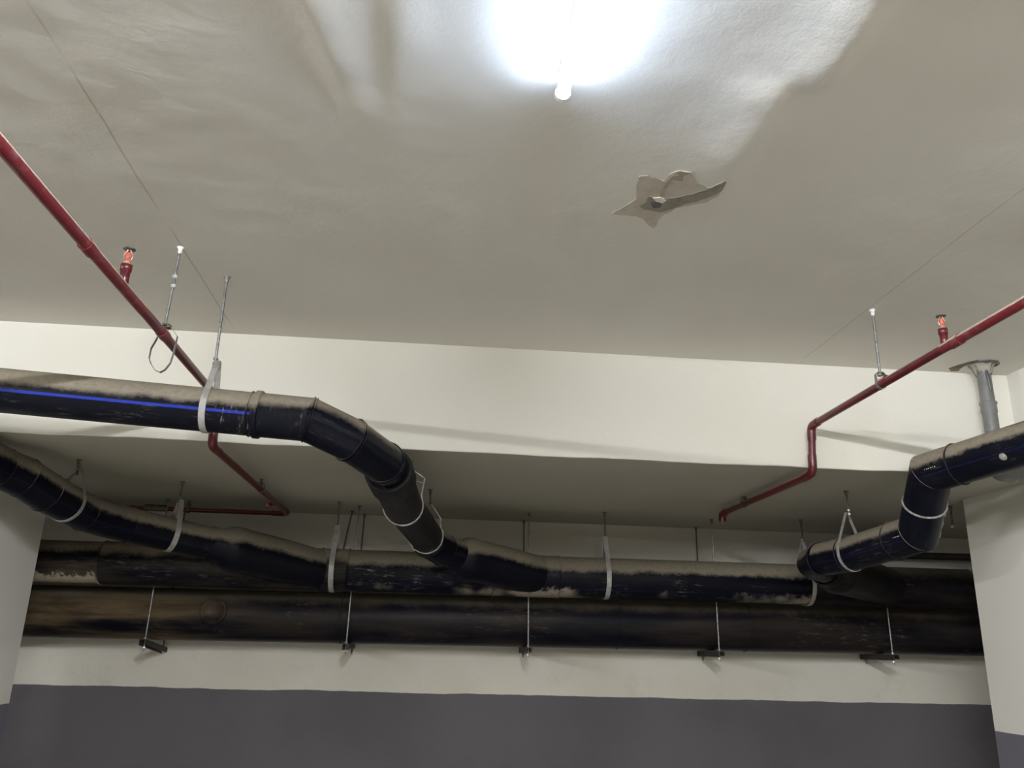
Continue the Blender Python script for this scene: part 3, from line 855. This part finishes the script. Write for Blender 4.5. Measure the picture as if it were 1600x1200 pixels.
# upright sprinkler heads standing on the red pipes
def sprinkler(pipe, base, s=1.0):
    x, y, z = base
    up_ = (0, 0, 1)
    t = Geo().lathe(base, up_, [(0.0, 0.012 * s), (0.030 * s, 0.012 * s), (0.031 * s, 0.0145 * s), (0.052 * s, 0.0145 * s), (0.054 * s, 0.010 * s)], 18).build('sprinkler_head', 'red', pipe)
    Geo().lathe(base, up_, [(0.054 * s, 0.0095 * s), (0.064 * s, 0.0095 * s), (0.066 * s, 0.006 * s)], 6).build('body', 'brass', t)
    Geo().lathe(base, up_, [(0.064 * s, 0.002), (0.068 * s, 0.0065 * s), (0.080 * s, 0.0065 * s), (0.085 * s, 0.002)], 12).build('bulb', 'red_bulb', t)['label'] = 'bright red glass bulb'
    g = Geo()
    for sg in (-1, 1):
        g.pipe(arc_path([(x + sg * 0.008 * s, y, z + 0.062 * s), (x + sg * 0.0125 * s, y, z + 0.076 * s), (x + sg * 0.003 * s, y, z + 0.092 * s)], 0.008, 4), 0.0022 * s, 8, sharp=False)
    g.build('frame', 'brass', t)
    Geo().lathe(base, up_, [(0.092 * s, 0.003), (0.0925 * s, 0.0155 * s), (0.0945 * s, 0.0155 * s), (0.096 * s, 0.003)], 18).build('deflector', 'deflector', t)
    return t
sprinkler(RL, (-0.837, 2.045, zl + RR - 0.003), 1.0)
sprinkler(RP, (1.4905, 2.238, zr + RR - 0.003), 0.95)
t = Geo().lathe((-0.865, 4.38, zl2), (-1, 0, -0.1), [(-0.02, 0.010), (0.012, 0.010), (0.014, 0.006)], 14).build('sprinkler_head', 'red', RL)
Geo().lathe((-0.879, 4.38, zl2 - 0.002), (-0.7, 0, -0.7), [(0.0, 0.004), (0.004, 0.008), (0.014, 0.008), (0.018, 0.003)], 12).build('bulb', 'red_bulb', t)

# clips and rods of the red pipes
def clevis(label, top, rod_bot, pipe_c, r, axis, mat='steel', anchor='steel', w=0.013, h=0.03):
    t = thing('pipe_hanger', label, 'hanger', top, 'clips of the red pipes')
    rod_parts(t, top, rod_bot, mat, 0.0045, anchor)
    ax = Vector(axis).normalized()
    sd_ = ax.cross(V(0, 0, 1)).normalized()
    c = V(pipe_c)
    pts = [c + sd_ * (r + 0.002) + V(0, 0, -0.004), c + sd_ * (r + 0.002) + V(0, 0, rod_bot[2] - c.z - 0.004), c + sd_ * (r * 0.6) + V(0, 0, rod_bot[2] - c.z + 0.004),
           c - sd_ * (r * 0.6) + V(0, 0, rod_bot[2] - c.z + 0.004), c - sd_ * (r + 0.002) + V(0, 0, rod_bot[2] - c.z - 0.004), c - sd_ * (r + 0.002) + V(0, 0, -0.004)]
    loop = pts + [c + ax * 0 - sd_ * (r * 0.8) * 1.0 + V(0, 0, -r * 0.8), c + V(0, 0, -r - 0.003), c + sd_ * (r * 0.8) + V(0, 0, -r * 0.8)]
    Geo().ribbon(loop, ax, w, 0.0025, closed=True).build('clip', mat, t)
    nut(V(rod_bot) + V(0, 0, -0.004), (0, 0, 1), 0.009, 0.010, 'deflector', t)
    return t
clevis('steel rod with a white top and clip holding the right red pipe', (1.4815, 2.602, CEIL), (1.4825, 2.602, 2.580), (1.4825, 2.602, zr - 0.004), RR, (0, 1, 0), 'steel', 'white_paint')
clevis('small clip holding the left red pipe under the beam', (-0.838, 3.95, SOFF), (-0.838, 3.95, 2.352), (-0.838, 3.95, zl2), RR, (0, 1, 0), 'dull_steel', 'dull_steel')
clevis('small clip holding the right red pipe under the beam', (1.4535, 3.88, SOFF), (1.4535, 3.88, 2.362), (1.4535, 3.88, zr2 - 0.004), RR, (0, 1, 0), 'dull_steel', 'dull_steel')
clevis('small clip holding the red pipe that runs along the wall', (-1.370, 4.70, SOFF), (-1.370, 4.70, 2.352), (-1.370, 4.70, zl2), RR, (1, 0, 0), 'dull_steel', 'dull_steel')

# left rod with the long empty strap loop
t = thing('pipe_hanger', 'steel rod with a long thin empty strap loop hanging below the left red pipe', 'hanger', (-0.847, 2.441, CEIL), 'clips of the red pipes')
rod_parts(t, (-0.847, 2.441, CEIL), (-0.857, 2.441, 2.552), 'steel', 0.0042, 'white_paint')
tear = [(-0.857, 2.441, 2.549), (-0.838, 2.441, 2.549), (-0.815, 2.441, 2.520), (-0.817, 2.441, 2.49), (-0.820, 2.441, 2.458), (-0.824, 2.441, 2.434), (-0.836, 2.441, 2.413), (-0.849, 2.441, 2.404), (-0.865, 2.441, 2.411), (-0.878, 2.441, 2.427), (-0.887, 2.441, 2.446), (-0.886, 2.441, 2.477), (-0.876, 2.441, 2.504), (-0.868, 2.441, 2.53)]
Geo().ribbon(tear, (0, 1, 0), 0.011, 0.0016, closed=True).build('strap', 'steel', t)
for z, mm in ((2.715, 'bright_steel'), (2.683, 'bright_steel'), (2.556, 'deflector')):
    nut((-0.8505 if z > 2.6 else -0.857, 2.441, z), (0, 0, 1), 0.0078, 0.010, mm, t)
Geo().torus((-0.8505, 2.441, 2.551), (0, 0.3, 1), 0.012, 0.003, 20, 6).build('washer', 'deflector', t)

# ------------------------------------------------------------------ grey riser in the right corner
G_ = thing('drain_pipe', 'grey plastic riser coming out of the ceiling in the right corner', 'pipe', (2.207, 3.087, 2.6))
GX, GY = 2.207, 3.087
Geo().pipe([(GX, GY, CEIL + 0.03), (GX, GY, 2.62)], 0.0265, 28).build('pipe', 'grey_pvc', G_)
Geo().lathe((GX, GY, 2.655), (0, 0, -1), [(0.0, 0.0265), (0.002, 0.033), (0.010, 0.0335), (0.014, 0.030), (0.045, 0.0305), (0.050, 0.028), (0.10, 0.028)], 28).build('socket', 'grey_pvc', G_)
Geo().pipe(arc_path([(GX, GY, 2.60), (GX, GY, 2.365), (GX + 0.10, GY, 2.362)], 0.06), 0.0275, 28, sharp=False).build('lower_pipe', 'grey_pvc', G_)
Geo().pipe(arc_path([(GX, GY, 2.44), (GX, GY, 2.362), (GX + 0.055, GY, 2.362)], 0.05), 0.036, 28, sharp=False).build('elbow', 'grey_pvc', G_)
Geo().pipe([(GX + 0.04, GY, 2.362), (2.389, GY, 2.372)], 0.0275, 28).build('pipe', 'grey_pvc', G_)
# dark run mark down the riser, lying on its surface
g = Geo()
ptsr = []
for i in range(13):
    s = i / 12
    a = -PI / 2 - 0.25 + 0.35 * s
    ptsr.append(V(GX + 0.0262 * math.cos(a), GY + 0.0262 * math.sin(a), 2.812 - 0.125 * s))
g.pipe(ptsr, [0.0072 - 0.003 * abs(2 * (i / 12) - 0.9) if i < 12 else 0.001 for i in range(13)], 10, sharp=False)
o = g.build('run_mark', 'wet_grey', G_); o['label'] = 'dark run mark'
# rough cement collar where the riser passes the slab
g = Geo()
seg = 40
ring_o = []; 
prof = [(0.0285, -0.040), (0.034, -0.026), (0.042, -0.008), (0.052, -0.002), (0.060, 0.004)]
rows = []
for r_, dz in prof:
    row = []
    for k in range(seg):
        a = 2 * PI * k / seg
        nr = 1 + 0.16 * noise.noise(Vector((math.cos(a) * 2.2, math.sin(a) * 2.2, r_ * 40))) * (r_ / 0.05)
        row.append(len(g.v))
        g.v.append(V(GX + r_ * nr * math.cos(a), GY + r_ * nr * math.sin(a), CEIL + dz * (1 + 0.5 * noise.noise(Vector((math.cos(a) * 3, math.sin(a) * 3, 1))))))
    rows.append(row)
for i in range(len(rows) - 1):
    for k in range(seg):
        k2 = (k + 1) % seg
        g.add_face((rows[i][k], rows[i + 1][k], rows[i + 1][k2], rows[i][k2]))
o = g.build('cement_collar', 'cement', G_)
g = Geo()
for k in range(26):
    pass
ring = []
for k in range(25):
    a = PI * 1.02 + (PI * 1.12) * k / 24
    rr = 0.058 + 0.006 * noise.noise(Vector((k * 0.7, 2, 2)))
    ring.append(V(GX + rr * math.cos(a), GY + rr * math.sin(a), CEIL - 0.001))
g.pipe(ring, [0.0015 + 0.0045 * math.sin(PI * k / 24) for k in range(25)], 8, sharp=False)
o = g.build('dark_gap', 'wet_grey', G_); o['label'] = 'dark ragged gap round the collar'
patch('seep_stain', [(2.10, 3.15), (2.115, 3.10), (2.135, 3.06), (2.155, 3.03), (2.165, 3.05), (2.15, 3.09), (2.148, 3.14), (2.16, 3.175), (2.13, 3.18)], 'stain_brown', 0.0008, 0.001, 'brown seep stain beside the riser')

# small dark pipe seen behind the right column
t = thing('conduit', 'thin dark pipe high on the wall behind the right column', 'pipe', (2.9, 4.9, 2.25))
Geo().pipe([(2.35, 4.93, 2.243), (4.2, 4.93, 2.255)], 0.022, 20).build('pipe', 'black_iron', t)
for x in (2.6, 3.5):
    Geo().torus((x, 4.93, 2.247), (1, 0, 0), 0.024, 0.004, 20, 6).build('coupling', 'black_iron', t)
    Geo().pipe([(x, 4.93, 2.268), (x, 4.93, SOFF + 0.002)], 0.004, 8).build('rod', 'dull_steel', t)
